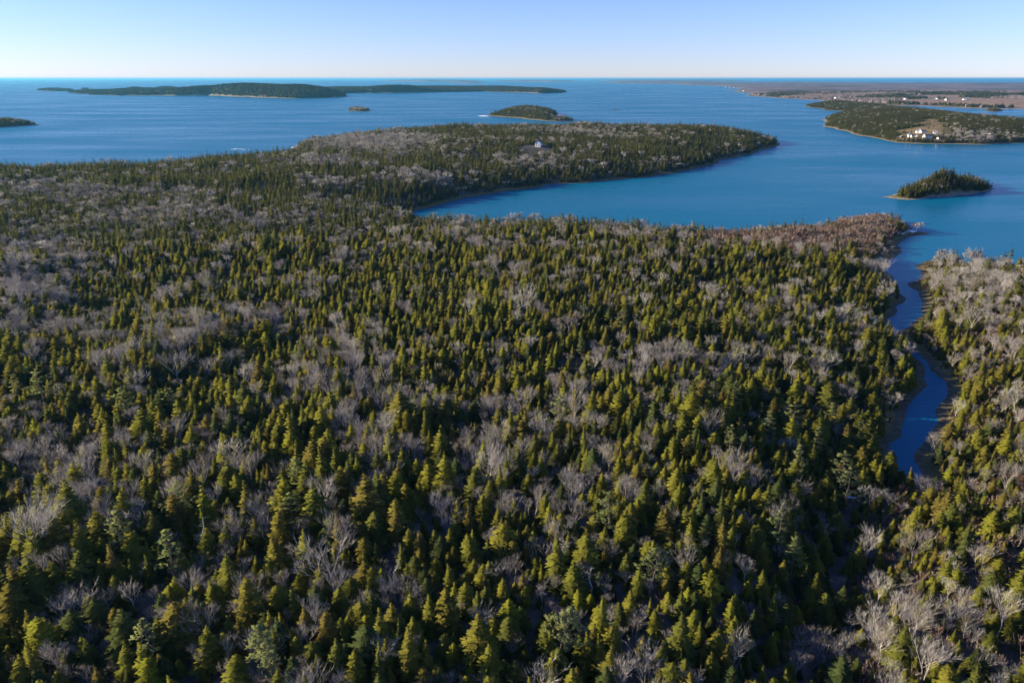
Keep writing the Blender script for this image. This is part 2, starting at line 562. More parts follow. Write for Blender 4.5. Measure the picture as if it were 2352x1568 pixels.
# long hilly island under the horizon
LI = [(165, 214), (205, 218), (270, 219.5), (400, 220), (480, 219.5), (530, 222), (600, 224.5), (690, 226.5), (760, 225), (781, 220), (770, 215), (800, 214.5),
      (900, 214), (1000, 212), (1110, 210.5), (1160, 212), (1240, 215), (1296, 213.5), (1290, 209.5), (1250, 206), (1150, 203), (1000, 202.5), (860, 205), (760, 207),
      (600, 207), (480, 210), (300, 212), (190, 211.5)]
long_isle = island(LI, 22, 160, 30, 14, 6, 0.05, beach=20, rough=12, sc=500, far=True,
                   bumps=[(*D(590, 5650), 44, 480), (*D(690, 5250), 42, 300), (*D(500, 5700), 14, 350), (*D(450, 5700), 14, 300), (*D(310, 5750), 8, 250),
                          (*D(940, 6600), 46, 400), (*D(1040, 6500), 42, 400), (*D(1170, 6600), 38, 330), (*D(860, 7000), 6, 300), (*D(1230, 6300), 14, 200)])
for pts, hl in ([[(345, 206), (400, 207), (418, 206), (395, 204.5), (360, 205)], 46], [[(270, 207.5), (300, 208.5), (335, 208), (330, 206), (290, 206)], 40],
                [[(425, 206.5), (450, 207), (470, 206), (450, 205)], 40],
                [[(87, 208.5), (120, 210.2), (165, 209.6), (172, 208), (140, 206.8), (100, 207)], 24], [[(179, 205.5), (195, 206), (207, 205.5), (194, 204.9)], 22]):
    island(pts, hl, 180, 40, 18, 16, 0.05, beach=16, rough=5, sc=300, far=True)
for pts, hl in ([[(876, 187.0), (960, 188.4), (1060, 188.6), (1118, 188), (1050, 186), (930, 186)], 62], [[(1030, 191.2), (1080, 192), (1118, 191.2), (1075, 190.2)], 45],
                [[(1120, 187), (1200, 188.4), (1300, 188.6), (1345, 187.6), (1250, 186), (1160, 186)], 42],
                [[(1380, 190), (1450, 192.4), (1560, 193.6), (1680, 194), (1700, 191), (1560, 188.6), (1420, 188.6)], 34],
                [[(1350, 186.2), (1500, 187.2), (1700, 187.4), (1720, 185.4), (1500, 185), (1360, 185.2)], 40]):
    island(pts, hl, 420, 150, 0, 40, 0.05, mat=M_FARL, beach=60, rough=10, sc=900, far=True, amp=0.1)


# mainland along the right horizon
def noise_field(X, Y):
    px, py, _ = project(X, Y, 12.0)
    f = np.zeros_like(X)
    for bx, by, rx, ry in ((2230, 232, 175, 7.5), (2090, 231, 60, 4), (2330, 238, 90, 6), (2140, 222, 90, 2.5), (1900, 225, 90, 1.6), (2330, 223, 60, 2), (2170, 199.5, 40, .6), (1760, 222.5, 45, 1.2)):
        f = np.maximum(f, 1.35 - ((px - bx) / rx) ** 2 - ((py - by) / ry) ** 2)
    return f


def field_far(X, Y, sd):
    return np.clip(noise_field(X, Y) + (fbm(X / 200, Y / 200) - 0.5) * 1.2, 0, 1) * (sd > 60)


FM = [(1646, 198), (1665, 199.5), (1690, 202), (1672, 207), (1700, 213), (1715, 221), (1781, 225.5), (1895, 232), (2000, 238), (2060, 243), (2118, 243.5), (2180, 247),
      (2268, 250.5), (2352, 251), (2520, 252), (2900, 240), (2900, 190.5), (2500, 190.5), (2352, 191), (2240, 190.5), (2060, 191), (1900, 189.5), (1760, 189), (1640, 191)]
fm_poly = [P(*q) for q in FM]


def h_far(X, Y, sd):
    s = np.maximum(sd, 0)
    z = np.minimum(s, 25) * 0.06 + 12 * (1 - np.exp(-s / 350))
    z += (fbm(X / 1800 + 9, Y / 1800, 3) - 0.45) * 42 * np.clip(s / 1200, 0, 1)
    bare = 1 - field_far(X, Y, sd)
    z += fbm(X / 55, Y / 55, 3) * 13 * bare * np.clip((s - 60) / 60, 0, 1) * np.clip((np.hypot(X, Y) - 5200) / 1500, 0, 1)
    return z


xs = np.concatenate([np.arange(1000, 6500, 45.0), np.arange(6500, 18000, 180.0)])
ys = np.concatenate([np.arange(2500, 8000, 45.0), np.arange(8000, 21000, 110.0)])
farland = Land('mainland', fm_poly, xs, ys, h_far, M_FARL, amp=0.1, minlen=60, field=field_far, lock=9000)


# ------------------------------------------------------------------ tree shapes
class Geo:
    def __init__(self):
        self.v, self.f, self.n = [], [], []

    def kite(self, p, d, s, nrm, w):
        """a small needle spray: base p, direction d, half width vector s"""
        i = len(self.v)
        a, b, c, e = p, p + d * 0.45 + s * w, p + d, p + d * 0.45 - s * w
        g = (b - a).cross(e - a)
        if g.dot(nrm) < 0:
            b, e = e, b
        self.v += [a, b, c, e]
        self.f.append((i, i + 1, i + 2, i + 3))
        self.n += [nrm] * 4

    def tube(self, a, b, ra, rb, k=4):
        ax = (b - a)
        if ax.length < 1e-6:
            return
        q = ax.to_track_quat('Z', 'Y')
        i = len(self.v)
        for c, r in ((a, ra), (b, rb)):
            for j in range(k):
                t = 2 * math.pi * j / k
                o = q @ Vector((math.cos(t), math.sin(t), 0))
                self.v.append(c + o * r)
                self.n.append(o)
        for j in range(k):
            self.f.append((i + j, i + (j + 1) % k, i + k + (j + 1) % k, i + k + j))

    def blade(self, a, b, w):
        d = b - a
        s = d.cross(Vector((random.uniform(-1, 1), random.uniform(-1, 1), random.uniform(-1, 1))))
        if s.length < 1e-6:
            return
        s.normalize()
        i = len(self.v)
        self.v += [a - s * w, a + s * w, b]
        n = d.cross(s).normalized()
        if n.z < 0: n = -n
        self.n += [n] * 3
        self.f.append((i, i + 1, i + 2))

    def mesh(self, name, mat, custom=True):
        me = bpy.data.meshes.new(name)
        me.from_pydata([tuple(v) for v in self.v], [], self.f)
        me.materials.append(mat)
        me.update()
        if custom:
            me.polygons.foreach_set('use_smooth', [True] * len(me.polygons))
            me.normals_split_custom_set_from_vertices([tuple(n.normalized()) for n in self.n])
        return me


U = random.uniform


def make_spruce(H, Rm, levels, per, tufts, mat, low=0.08, blunt=0.85):
    c, t = Geo(), Geo()
    lean = Vector((U(-.03, .03), U(-.03, .03), 0))
    for i in range(levels):
        u = (i + U(0, .9)) / levels
        h = H * (low + (1 - low) * u)
        prof = (1 - u) ** blunt * (0.55 + 0.45 * min(1, u * 5 + 0.45))
        n = max(3, int(per * (0.45 + 0.55 * (1 - u))))
        a0 = U(0, 6.28)
        lob = U(0.82, 1.15)
        for k in range(n):
            a = a0 + 6.283 * k / n + U(-.35, .35)
            L = max(0.22, Rm * prof * lob * U(0.68, 1.16))
            up = 0.55 * u - 0.28 + U(-.12, .12)
            d = Vector((math.cos(a), math.sin(a), up)).normalized()
            base = Vector((0, 0, h)) + lean * h
            nrm = Vector((math.cos(a), math.sin(a), 0.42 + 0.5 * u))
            m = max(1, int(tufts * L / Rm + 0.6))
            side = Vector((-math.sin(a), math.cos(a), 0))
            for q in range(m):
                f = (q + 1) / m
                p = base + d * L * (f - 0.9 / m) + Vector((0, 0, -0.10 * L * f * f))
                ln = L * (0.62 / math.sqrt(m)) + 0.28
                for sgn in ((-1, 1) if m > 1 or L > .7 else (U(-.3, .3),)):
                    dd = (d + side * sgn * U(0.35, 0.9) + Vector((0, 0, U(-.25, .18)))).normalized() * ln
                    sv = dd.cross(Vector((U(-.5, .5), U(-.5, .5), 1))).normalized()
                    c.kite(p, dd, sv, nrm, ln * U(.26, .4))
    c.kite(Vector((0, 0, H * .97)) + lean * H, Vector((0, 0, H * .06)), Vector((1, 0, 0)), Vector((0, 0, 1)), .09)
    c.kite(Vector((0, 0, H * .97)) + lean * H, Vector((0, 0, H * .06)), Vector((0, 1, 0)), Vector((0, 0, 1)), .09)
    segs = 4
    for i in range(segs):
        t.tube(Vector((0, 0, H * i / segs * .97)) + lean * H * i / segs, Vector((0, 0, H * (i + 1) / segs * .97)) + lean * H * (i + 1) / segs,
               .012 * H * (1 - i / segs) + .015, .012 * H * (1 - (i + 1) / segs) + .012, 6)
    for i in range(9):
        a, h = U(0, 6.28), H * U(.1, .6)
        t.tube(Vector((0, 0, h)), Vector((math.cos(a), math.sin(a), -.1)) * Rm * .6 + Vector((0, 0, h)), .035, .012, 3)
    return c, t


def make_pine(H, Rm, mat):
    c, t = Geo(), Geo()
    segs = 5
    pts = [Vector((U(-.25, .25) * (i > 0), U(-.25, .25) * (i > 0), H * i / segs)) for i in range(segs + 1)]
    for i in range(segs):
        t.tube(pts[i], pts[i + 1], .24 * (1 - i / segs) + .04, .24 * (1 - (i + 1) / segs) + .03, 6)
    nl = random.randint(19, 25)
    for i in range(nl):
        u = (i + U(0, .7)) / nl
        h = H * (0.34 + 0.64 * u)
        a = i * 2.4 + U(-.5, .5)
        L = Rm * (math.sin(math.pi * min(1, (0.30 + 0.72 * u))) ** .7 + .12) * U(.6, 1.2)
        d = Vector((math.cos(a), math.sin(a), U(-.02, .32)))
        b0 = Vector((0, 0, h))
        b1 = b0 + d * L
        t.tube(b0, b1, .07, .025, 3)
        side = Vector((-math.sin(a), math.cos(a), 0))
        for q in range(9):
            f = U(.30, 1.06)
            p = b0 + d * L * f + side * U(-.36, .36) * L * (1.15 - f * .5) + Vector((0, 0, U(-.05, .25)))
            nrm = Vector((math.cos(a) * .5, math.sin(a) * .5, 1))
            for k in range(6):
                b = U(0, 6.28)
                dd = Vector((math.cos(b), math.sin(b), U(.05, .8))) * U(.42, .8)
                sv = dd.cross(Vector((U(-.4, .4), U(-.4, .4), 1))).normalized()
                c.kite(p, dd, sv, nrm + dd * .6, U(.09, .17))
    return c, t


def make_bare(H, spread, twig=0.03, depth=3, stems=1, fan=6, tw_n=5):
    c, t = Geo(), Geo()

    def grow(p, d, L, r, lev):
        e = p + d * L
        mid = p + d * L * .5 + Vector((U(-1, 1), U(-1, 1), 0)) * L * .06
        (t if lev == 0 else c).tube(p, mid, r, r * .82, 5 if lev == 0 else 3)
        (t if lev == 0 else c).tube(mid, e, r * .82, r * .62, 5 if lev == 0 else 3)
        if lev >= depth:
            for k in range(tw_n):
                q = p + (e - p) * U(.25, 1)
                dd = (d + Vector((U(-1, 1), U(-1, 1), U(-.25, .9))) * .62).normalized()
                c.blade(q, q + dd * L * U(.6, 1.15), twig)
            return
        n = fan if lev == 0 else random.randint(3, 4)
        for k in range(n):
            a = 6.283 * k / n + U(-.5, .5)
            out = Vector((math.cos(a), math.sin(a), 0))
            w = spread * U(.45, 1.2) * (1.0 if lev else 1.1)
            nd = (d + out * w + Vector((0, 0, .42 if lev else .1))).normalized()
            start = e if (k < 2 and lev) else p + (e - p) * U(.55, 1.0)
            grow(start, nd, L * U(.58, .8) if lev else H * U(.22, .34), r * U(.36, .5), lev + 1)
    for s in range(stems):
        a = U(0, 6.28)
        off = Vector((math.cos(a), math.sin(a), 0)) * (.35 if stems > 1 else 0)
        grow(off, (Vector((U(-.1, .1), U(-.1, .1), 1)) + off * .5).normalized(), H * U(.36, .5), .0075 * H + .015, 0)
    return c, t


def make_shrub(H):
    c, t = Geo(), Geo()
    for s in range(9):
        a = U(0, 6.28)
        d = Vector((math.cos(a) * U(.15, .7), math.sin(a) * U(.15, .6), 1)).normalized()
        p = Vector((math.cos(a), math.sin(a), 0)) * .2
        e = p + d * H * U(.6, .95)
        t.tube(p, e, .04, .014, 3)
        for k in range(22):
            q = p + (e - p) * U(.15, 1)
            dd = (d + Vector((U(-1, 1), U(-1, 1), U(-.1, .9))) * .7).normalized()
            c.blade(q, q + dd * H * U(.2, .42), .042)
    return c, t


def make_snag(H):
    c, t = Geo(), Geo()
    segs = 5
    pts = [Vector((U(-.2, .2) * i, U(-.2, .2) * i, H * i / segs)) for i in range(segs + 1)]
    for i in range(segs):
        t.tube(pts[i], pts[i + 1], .2 * (1 - i / segs) + .05, .2 * (1 - (i + 1) / segs) + .04, 6)
    for i in range(20):
        u = U(.3, .98)
        j = min(segs - 1, int(u * segs))
        p = pts[j].lerp(pts[j + 1], u * segs - j)
        a = U(0, 6.28)
        L = U(.6, 2.2) * (1.2 - u * .6)
        e = p + Vector((math.cos(a), math.sin(a), U(-.25, .35))) * L
        c.tube(p, e, .06, .02, 3)
        c.tube(e, e + Vector((math.cos(a + U(-.8, .8)), math.sin(a + U(-.8, .8)), U(.1, .7))) * L * .5, .025, .008, 3)
    return c, t


def join_geo(geos, mats, name):
    v, f, n, mi = [], [], [], []
    for k, g in enumerate(geos):
        o = len(v)
        v += g.v
        n += g.n
        f += [tuple(i + o for i in fc) for fc in g.f]
        mi += [k] * len(g.f)
    me = bpy.data.meshes.new(name)
    me.from_pydata([tuple(x) for x in v], [], f)
    for m in mats:
        me.materials.append(m)
    me.polygons.foreach_set('material_index', mi)
    me.polygons.foreach_set('use_smooth', [True] * len(f))
    me.update()
    me.normals_split_custom_set_from_vertices([tuple(x.normalized()) for x in n])
    return me


KIND_MATS = {'spruce': (M_SPRUCE, M_TRUNK), 'pine': (M_PINE, M_TRUNK), 'bare': (M_TWIG, M_BARK), 'shrub': (M_SHRUB, M_SHRUB), 'snag': (M_SNAG, M_SNAG)}
PART = {'spruce': 'crown', 'pine': 'crown', 'bare': 'crown', 'shrub': 'twigs', 'snag': 'broken_branches'}
PROTO, PCOL = {}, {}


def add_proto(kind, geos, near=True):
    key = kind if near else kind + '_far'
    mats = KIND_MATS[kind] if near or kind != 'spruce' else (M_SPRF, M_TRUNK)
    L = PROTO.setdefault(key, [])
    pc = PCOL.setdefault(key, bpy.data.collections.new('shapes_' + key))
    i = len(L)
    joined = join_geo(geos, mats, '%s_shape_%02d' % (key, i))
    po = bpy.data.objects.new('%s_shape_%02d' % (key, i), joined)
    pc.objects.link(po)
    L.append((geos[0].mesh(kind + '_crown', mats[0]), geos[1].mesh(kind + '_trunk', mats[1])) if near else None)


# unit trees: spruce 12 m, bare 11 m, pine 17 m, shrub 3 m
for (H, Rm, lv, bl) in ((10.5, 2.9, 28, .62), (11.5, 2.4, 30, .8), (9.5, 3.2, 26, .55), (10.5, 2.7, 28, .5), (12, 2.1, 32, .8), (11, 3.1, 28, .7), (10, 2.6, 28, .42), (11.5, 2.9, 30, .9), (9.5, 2.8, 26, .6), (11.5, 3.3, 30, .72)):
    add_proto('spruce', make_spruce(H, Rm, lv, 9, 4, M_SPRUCE, U(.05, .16), bl))
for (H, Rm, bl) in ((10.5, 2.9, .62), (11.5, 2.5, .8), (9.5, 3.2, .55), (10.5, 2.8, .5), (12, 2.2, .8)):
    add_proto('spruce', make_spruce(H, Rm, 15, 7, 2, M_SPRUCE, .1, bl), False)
for k in range(4):
    add_proto('pine', make_pine(17, (3.2, 3.7, 4.2, 4.7)[k], M_PINE))
for (sp, st, fan) in ((.62, 1, 8), (.75, 1, 8), (.55, 2, 5), (.82, 1, 8), (.6, 3, 4), (.66, 2, 5), (.55, 1, 8), (.78, 1, 9)):
    add_proto('bare', make_bare(10.5, sp, .015, 3, st, fan, 8))
for (sp, st, fan) in ((.75, 1, 6), (.9, 1, 7), (.7, 2, 4), (1.0, 1, 7)):
    add_proto('bare', make_bare(10.5, sp, .06, 2, st, fan, 13), False)
for k in range(4):
    add_proto('shrub', make_shrub(3.0))
for k in range(3):
    add_proto('snag', make_snag(12))


def clump_proto(key, n, rad, hh, ww, mats, cone):
    """far woods: a dozen small crowns in one shape"""
    pc = PCOL.setdefault(key, bpy.data.collections.new('shapes_' + key))
    for v in range(4):
        g = Geo()
        for k in range(n):
            a, r = U(0, 6.28), rad * math.sqrt(U(0, 1))
            b = Vector((math.cos(a) * r, math.sin(a) * r, 0))
            h, w = hh * U(.65, 1.25), ww * U(.75, 1.25)
            m, rings = 6, ((0.0, .75), (.35, 1.0), (.7, .62), (1.0, .06)) if cone else ((.1, .45), (.5, 1.0), (.8, .85), (1.0, .2))
            i0 = len(g.v)
            for (u, q) in rings:
                for j in range(m):
                    t = 6.283 * j / m + u * 2
                    rr = w * q * U(.7, 1.25)
                    g.v.append(b + Vector((math.cos(t) * rr, math.sin(t) * rr, h * u + U(-.06, .06) * h)))
                    g.n.append(Vector((math.cos(t), math.sin(t), .2 + u)))
            for s in range(len(rings) - 1):
                for j in range(m):
                    g.f.append((i0 + s * m + j, i0 + s * m + (j + 1) % m, i0 + (s + 1) * m + (j + 1) % m, i0 + (s + 1) * m + j))
        me = join_geo([g], [mats], '%s_%02d' % (key, v))
        pc.objects.link(bpy.data.objects.new('%s_%02d' % (key, v), me))


M_FARB = mat_leaf('far_bare_crowns', [(0, (0.20, 0.15, 0.135)), (1, (0.32, 0.25, 0.225))], 0.2, .2)
clump_proto('fir_clump', 10, 8, 13, 2.6, M_FARW, True)
clump_proto('bare_clump', 8, 8, 9.5, 3.0, M_FARB, False)


def stuff(name, key, x, y, z, scl, label, cat, sclz=None):
    """what nobody could count, one object: points carrying copies of the shapes"""
    n = len(x)
    if n == 0:
        return
    me = bpy.data.meshes.new(name)
    me.vertices.add(n)
    me.vertices.foreach_set('co', np.stack([x, y, z], 1).astype(np.float32).ravel())
    rot = np.stack([rng.normal(0, .055, n), rng.normal(0, .055, n), rng.random(n) * 6.283], 1)
    sc = np.stack([scl, scl, scl if sclz is None else sclz], 1)
    for nm, ty, arr, f in (('rot', 'FLOAT_VECTOR', rot, 'vector'), ('scl', 'FLOAT_VECTOR', sc, 'vector'),
                           ('pid', 'INT', rng.integers(0, len(PCOL[key].objects), n), 'value')):
        a = me.attributes.new(nm, ty, 'POINT')
        a.data.foreach_set(f, np.ascontiguousarray(arr.astype(np.int32 if ty == 'INT' else np.float32)).ravel())
    o = bpy.data.objects.new(name, me)
    COL.objects.link(o)
    ng = bpy.data.node_groups.new(name + '_scatter', 'GeometryNodeTree')
    ng.interface.new_socket('Geometry', in_out='INPUT', socket_type='NodeSocketGeometry')
    ng.interface.new_socket('Geometry', in_out='OUTPUT', socket_type='NodeSocketGeometry')
    N, L = ng.nodes, ng.links
    gi, go = N.new('NodeGroupInput'), N.new('NodeGroupOutput')
    ci = N.new('GeometryNodeCollectionInfo')
    ci.inputs['Collection'].default_value = PCOL[key]
    ci.inputs['Separate Children'].default_value = True
    ci.inputs['Reset Children'].default_value = True
    ip = N.new('GeometryNodeInstanceOnPoints')
    ip.inputs['Pick Instance'].default_value = True

    def attr(nm, ty):
        a = N.new('GeometryNodeInputNamedAttribute')
        a.data_type = ty
        a.inputs['Name'].default_value = nm
        return a.outputs['Attribute']
    e2r = N.new('FunctionNodeEulerToRotation')
    L.new(attr('rot', 'FLOAT_VECTOR'), e2r.inputs[0])
    L.new(gi.outputs[0], ip.inputs['Points'])
    L.new(ci.outputs[0], ip.inputs['Instance'])
    L.new(attr('pid', 'INT'), ip.inputs['Instance Index'])
    L.new(e2r.outputs[0], ip.inputs['Rotation'])
    L.new(attr('scl', 'FLOAT_VECTOR'), ip.inputs['Scale'])
    L.new(ip.outputs[0], go.inputs[0])
    md = o.modifiers.new('scatter', 'NODES')
    md.node_group = ng
    return tag(o, label, cat, kind='stuff')


# ------------------------------------------------------------------ where the trees stand
def jitter(xs0, xs1, ys0, ys1, sp, jit=0.85):
    nx, ny = int((xs1 - xs0) / sp), int((ys1 - ys0) / sp)
    i, j = np.meshgrid(np.arange(nx), np.arange(ny), indexing='ij')
    x = xs0 + (i + .5 * (j % 2) + .5 + (rng.random(i.shape) - .5) * jit) * sp
    y = ys0 + (j + .5 + (rng.random(i.shape) - .5) * jit) * sp
    return x.ravel(), y.ravel()


BARE = [(50, 650, 120, 55, .95), (140, 600, 90, 30, .6), (150, 750, 130, 26, .8), (330, 490, 130, 20, .6), (610, 500, 130, 20, .55), (500, 740, 160, 32, .65), (640, 730, 60, 35, .6),
        (250, 880, 90, 28, .6), (700, 890, 60, 22, .7), (830, 990, 75, 45, .9), (975, 1010, 90, 30, .85), (1100, 1040, 80, 26, .9), (1450, 815, 110, 40, .75), (1620, 830, 75, 28, .85),
        (1560, 910, 60, 22, .45), (60, 1030, 90, 55, .65), (130, 1150, 110, 45, .6), (60, 1290, 55, 45, .9), (290, 1210, 70, 35, .6), (270, 1370, 80, 50, .55), (480, 1430, 70, 45, .65),
        (560, 1085, 60, 28, .6), (780, 1160, 45, 35, .7), (870, 1360, 70, 60, .9), (780, 1310, 50, 40, .8), (840, 1200, 40, 28, .7), (430, 1130, 60, 35, .55), (1085, 1120, 60, 40, .6),
        (2230, 670, 150, 75, .75), (2285, 800, 80, 26, .7), (1705, 1465, 34, 34, .95), (1860, 1480, 55, 34, .95), (1962, 1460, 42, 42, .97), (2090, 1410, 80, 55, .9), (2240, 1410, 100, 65, .85),
        (2300, 1500, 80, 50, .65), (2240, 1300, 50, 40, .7), (1480, 1520, 45, 28, .8), (1160, 1530, 32, 34, .9), (1390, 1480, 30, 28, .7), (1000, 408, 90, 14, .7), (860, 325, 130, 20, .85),
        (1240, 372, 70, 12, .7), (730, 370, 90, 10, .5), (200, 440, 170, 14, .6), (60, 420, 100, 12, .5), (940, 400, 90, 12, .65), (1330, 300, 120, 8, .4), (760, 420, 80, 14, .5),
        (100, 560, 90, 18, .6), (420, 440, 90, 12, .5), (1050, 510, 50, 12, .5), (2180, 1180, 50, 30, .55), (2140, 1040, 40, 25, .45), (1350, 1010, 50, 20, .55), (1640, 1500, 40, 40, .5),
        (1150, 930, 30, 18, .6), (1270, 950, 60, 18, .45), (600, 910, 60, 30, .5), (200, 1010, 60, 40, .45), (380, 1420, 60, 40, .45), (1300, 1330, 40, 40, .5), (1330, 1210, 40, 40, .45),
        (200, 1060, 70, 35, .7), (330, 1020, 60, 30, .6), (120, 1420, 60, 40, .6), (180, 1270, 50, 35, .7), (600, 1180, 40, 30, .6), (700, 1420, 40, 35, .55), (950, 1480, 40, 40, .6),
        (1000, 1180, 40, 30, .6), (480, 990, 70, 25, .6), (2170, 1480, 70, 50, .8), (2120, 1270, 50, 30, .7), (2280, 950, 60, 30, .6), (2320, 1150, 40, 40, .6)]
RED = [(1880, 535, 190, 34), (1990, 500, 90, 34), (1700, 530, 120, 18)]
_zz = np.linspace(60, 0.0, 1200)
_q = np.array([P(1243, 337, v) for v in _zz])
HOUSE_MAIN = tuple(float(v) for v in _q[np.nonzero(main.sample(_q[:, 0], _q[:, 1]) >= _zz)[0][0]])


def east_side(x, y):
    """across the creek and its gully"""
    ln = np.array(sorted([(b, a) for a, b in CREEK + GULLY]))
    return x > np.interp(y, ln[:, 0], ln[:, 1])


def bare_share(x, y, z):
    px, py, _ = project(x, y, z)
    p = np.where(y < 720, 0.07, 0.012)
    for bx, by, rx, ry, s in BARE:
        p = np.maximum(p, .98 * s * np.exp(-((px - bx) / rx) ** 2 - ((py - by) / ry) ** 2))
    n = fbm(x / 38 + 40, y / 38 + 11, 3)
    p = np.maximum(p, np.where(y < 720, 0.4, .2) * np.clip((n - 0.61) / 0.07, 0, 1))
    return p


T = {k: [] for k in ('spruce', 'bare', 'pine', 'shrub', 'snag')}


def put(kind, x, y, z, s):
    if len(x):
        T[kind].append(np.stack([x, y, z, s], 1))


# pines and snags first: where the photograph shows them (crown middle -> foot)
PINES = [(690, 1085), (668, 1172), (415, 1150), (395, 1275), (278, 1238), (350, 1470), (625, 1530), (598, 1500), (1680, 992), (1775, 940), (1920, 900), (1988, 925), (1690, 885), (1335, 780),
         (1842, 1022), (1832, 1215), (1795, 1190), (1400, 1185), (1500, 1300), (606, 578), (1285, 932), (1945, 1005), (2058, 640), (1282, 1440), (1640, 890), (1830, 925), (2268, 590),
         (90, 880), (280, 900), (30, 860), (1960, 1050), (1430, 740), (690, 780), (390, 890), (1885, 960)]
pine_xy = np.array([P(a, b, 20.0) for a, b in PINES])
SNAGS = [(465, 1240), (1362, 1330), (1108, 985), (905, 1320), (1195, 1030), (560, 850)]
snag_xy = np.array([P(a, b, 16.0) for a, b in SNAGS])
for kind, arr, lo, hi in (('pine', pine_xy, .68, .92), ('snag', snag_xy, .6, .9)):
    zz = main.sample(arr[:, 0], arr[:, 1])
    ok = main.sample(arr[:, 0], arr[:, 1], 'sd') > 3
    put(kind, arr[ok, 0], arr[ok, 1], zz[ok], rng.uniform(lo, hi, ok.sum()))

for (y0, y1, sp) in ((60, 330, 3.25), (330, 720, 3.4), (720, 1830, 4.4)):
    x, y = jitter(-1500, 900, y0, y1, sp)
    sd = main.sample(x, y, 'sd')
    z = main.sample(x, y)
    px, py, c = project(x, y, z + 8)
    creek = (x > 60) & (x < 330) & (y < 660)
    edge = np.where(creek, 2.6, 4.0) + 5.0 * fbm(x / 20, y / 20, 2) * np.where(creek, 1.0, .8) + 9 * np.exp(-((x - 262) / 30) ** 2 - ((y - 560) / 60) ** 2)
    ok = (sd > edge) & (px > -330) & (px < 2620) & (py < 1800)
    gd = seg_dist(x, y, GULLY)
    ok &= (gd > 1.2 * rng.random(len(x)))
    ok &= np.hypot(x - HOUSE_MAIN[0] + 10, (y - HOUSE_MAIN[1] + 26) * .5) > 27
    for arr in (pine_xy, snag_xy):
        for a, b in arr:
            ok &= (x - a) ** 2 + (y - b) ** 2 > 5.0
    x, y, z, sd, px, py, gd = [a[ok] for a in (x, y, z, sd, px, py, gd)]
    n = len(x)
    pb = bare_share(x, y, z + 5)
    red = np.zeros(n)
    for bx, by, rx, ry in RED:
        red = np.maximum(red, 1.25 * np.exp(-((px - bx) / rx) ** 2 - ((py - by) / ry) ** 2))
    red = np.where((y > 470) & (y < 700) & (x > 100), red, 0)
    east = east_side(x, y) & (y < 520)
    pb = np.where(east, pb * .78, pb)
    r = rng.random(n)
    dens = rng.random(n)
    hs = np.where(y < 720, .70, .78) * np.clip(rng.normal(0.90, .36, n), .32, 1.9) * (0.72 + .52 * fbm(x / 45, y / 45, 2))
    kind = np.where(r < pb, 1, 0)
    isred = rng.random(n) < red
    kind = np.where(isred, np.where(rng.random(n) < .62, 2, np.where(rng.random(n) < .55, 1, 0)), kind)
    # brushy mixed growth across the creek
    re = rng.random(n)
    kind = np.where(east & (kind == 0) & (re < .20), 2, kind)
    small = east & (kind == 0) & (rng.random(n) < .55)
    hs = np.where(small, hs * rng.uniform(.4, .75, n), hs)
    hs = np.where(isred & (kind == 0), hs * .55, hs)
    gap = fbm(x / 13 + 90, y / 13 + 20, 2)
    thin = (gap > .17) & (dens < np.where(kind == 1, np.where(y > 720, .95, np.where(y > 380, .88, .78)), .72 + .26 * (fbm(x / 25 + 70, y / 25, 2) > .42)))
    m = (kind == 0) & thin
    put('spruce', x[m], y[m], z[m] - .15, hs[m])
    m = (kind == 1) & thin
    put('bare', x[m], y[m], z[m] - .15, np.where(isred[m], .62, 1) * hs[m] * rng.uniform(.8, 1.2, m.sum()))
    m = (kind == 2)
    put('shrub', x[m], y[m], z[m] - .1, rng.uniform(.7, 1.9, m.sum()) * np.where(isred[m], 1.25, .85))

# underbrush between the trees near by, and across the creek
x, y = jitter(-420, 420, 70, 640, 5.2)
sd, z = main.sample(x, y, 'sd'), main.sample(x, y)
px, py, c = project(x, y, z + 2)
east = east_side(x, y) & (y < 520)
redz = np.zeros(len(x))
for bx, by, rx, ry in RED:
    redz = np.maximum(redz, np.exp(-((px - bx) / rx) ** 2 - ((py - by) / ry) ** 2))
redz = np.where((y > 470) & (x > 100), redz, 0)
pr = np.where(east, .85, .8 + .5 * bare_share(x, y, z)) + redz
ok = (sd > 5) & (px > -150) & (px < 2500) & (py < 1700) & (rng.random(len(x)) < pr) & (seg_dist(x, y, GULLY) > 3)
gr = (redz < .3) & (rng.random(len(x)) < np.where(east, .25, .45)) & ok                 # grey saplings
put('bare', x[gr], y[gr], z[gr] - .1, rng.uniform(.28, .6, gr.sum()))
ok &= ~gr
put('shrub', x[ok], y[ok], z[ok] - .1, rng.uniform(.4, 1.0, ok.sum()) * np.where(redz[ok] > .3, 1.4, 1))

x, y = jitter(40, 420, 70, 520, 2.7)                 # thick brush across the creek
sd, z = main.sample(x, y, 'sd'), main.sample(x, y)
px, py, c = project(x, y, z + 2)
ok = east_side(x, y) & (sd > 4) & (px < 2500) & (py < 1700) & (rng.random(len(x)) < .75)
put('shrub', x[ok], y[ok], z[ok] - .1, rng.uniform(.3, .95, ok.sum()))

# young conifers filling the gaps
x, y = jitter(-420, 420, 70, 640, 4.0)
sd, z = main.sample(x, y, 'sd'), main.sample(x, y)
px, py, c = project(x, y, z + 2)
east = east_side(x, y) & (y < 520)
ok = (sd > 5) & (px > -150) & (px < 2500) & (py < 1700) & (rng.random(len(x)) < np.where(east, .95, .28)) & (seg_dist(x, y, GULLY) > 1)
put('spruce', x[ok], y[ok], z[ok] - .1, rng.uniform(.18, .42, ok.sum()))

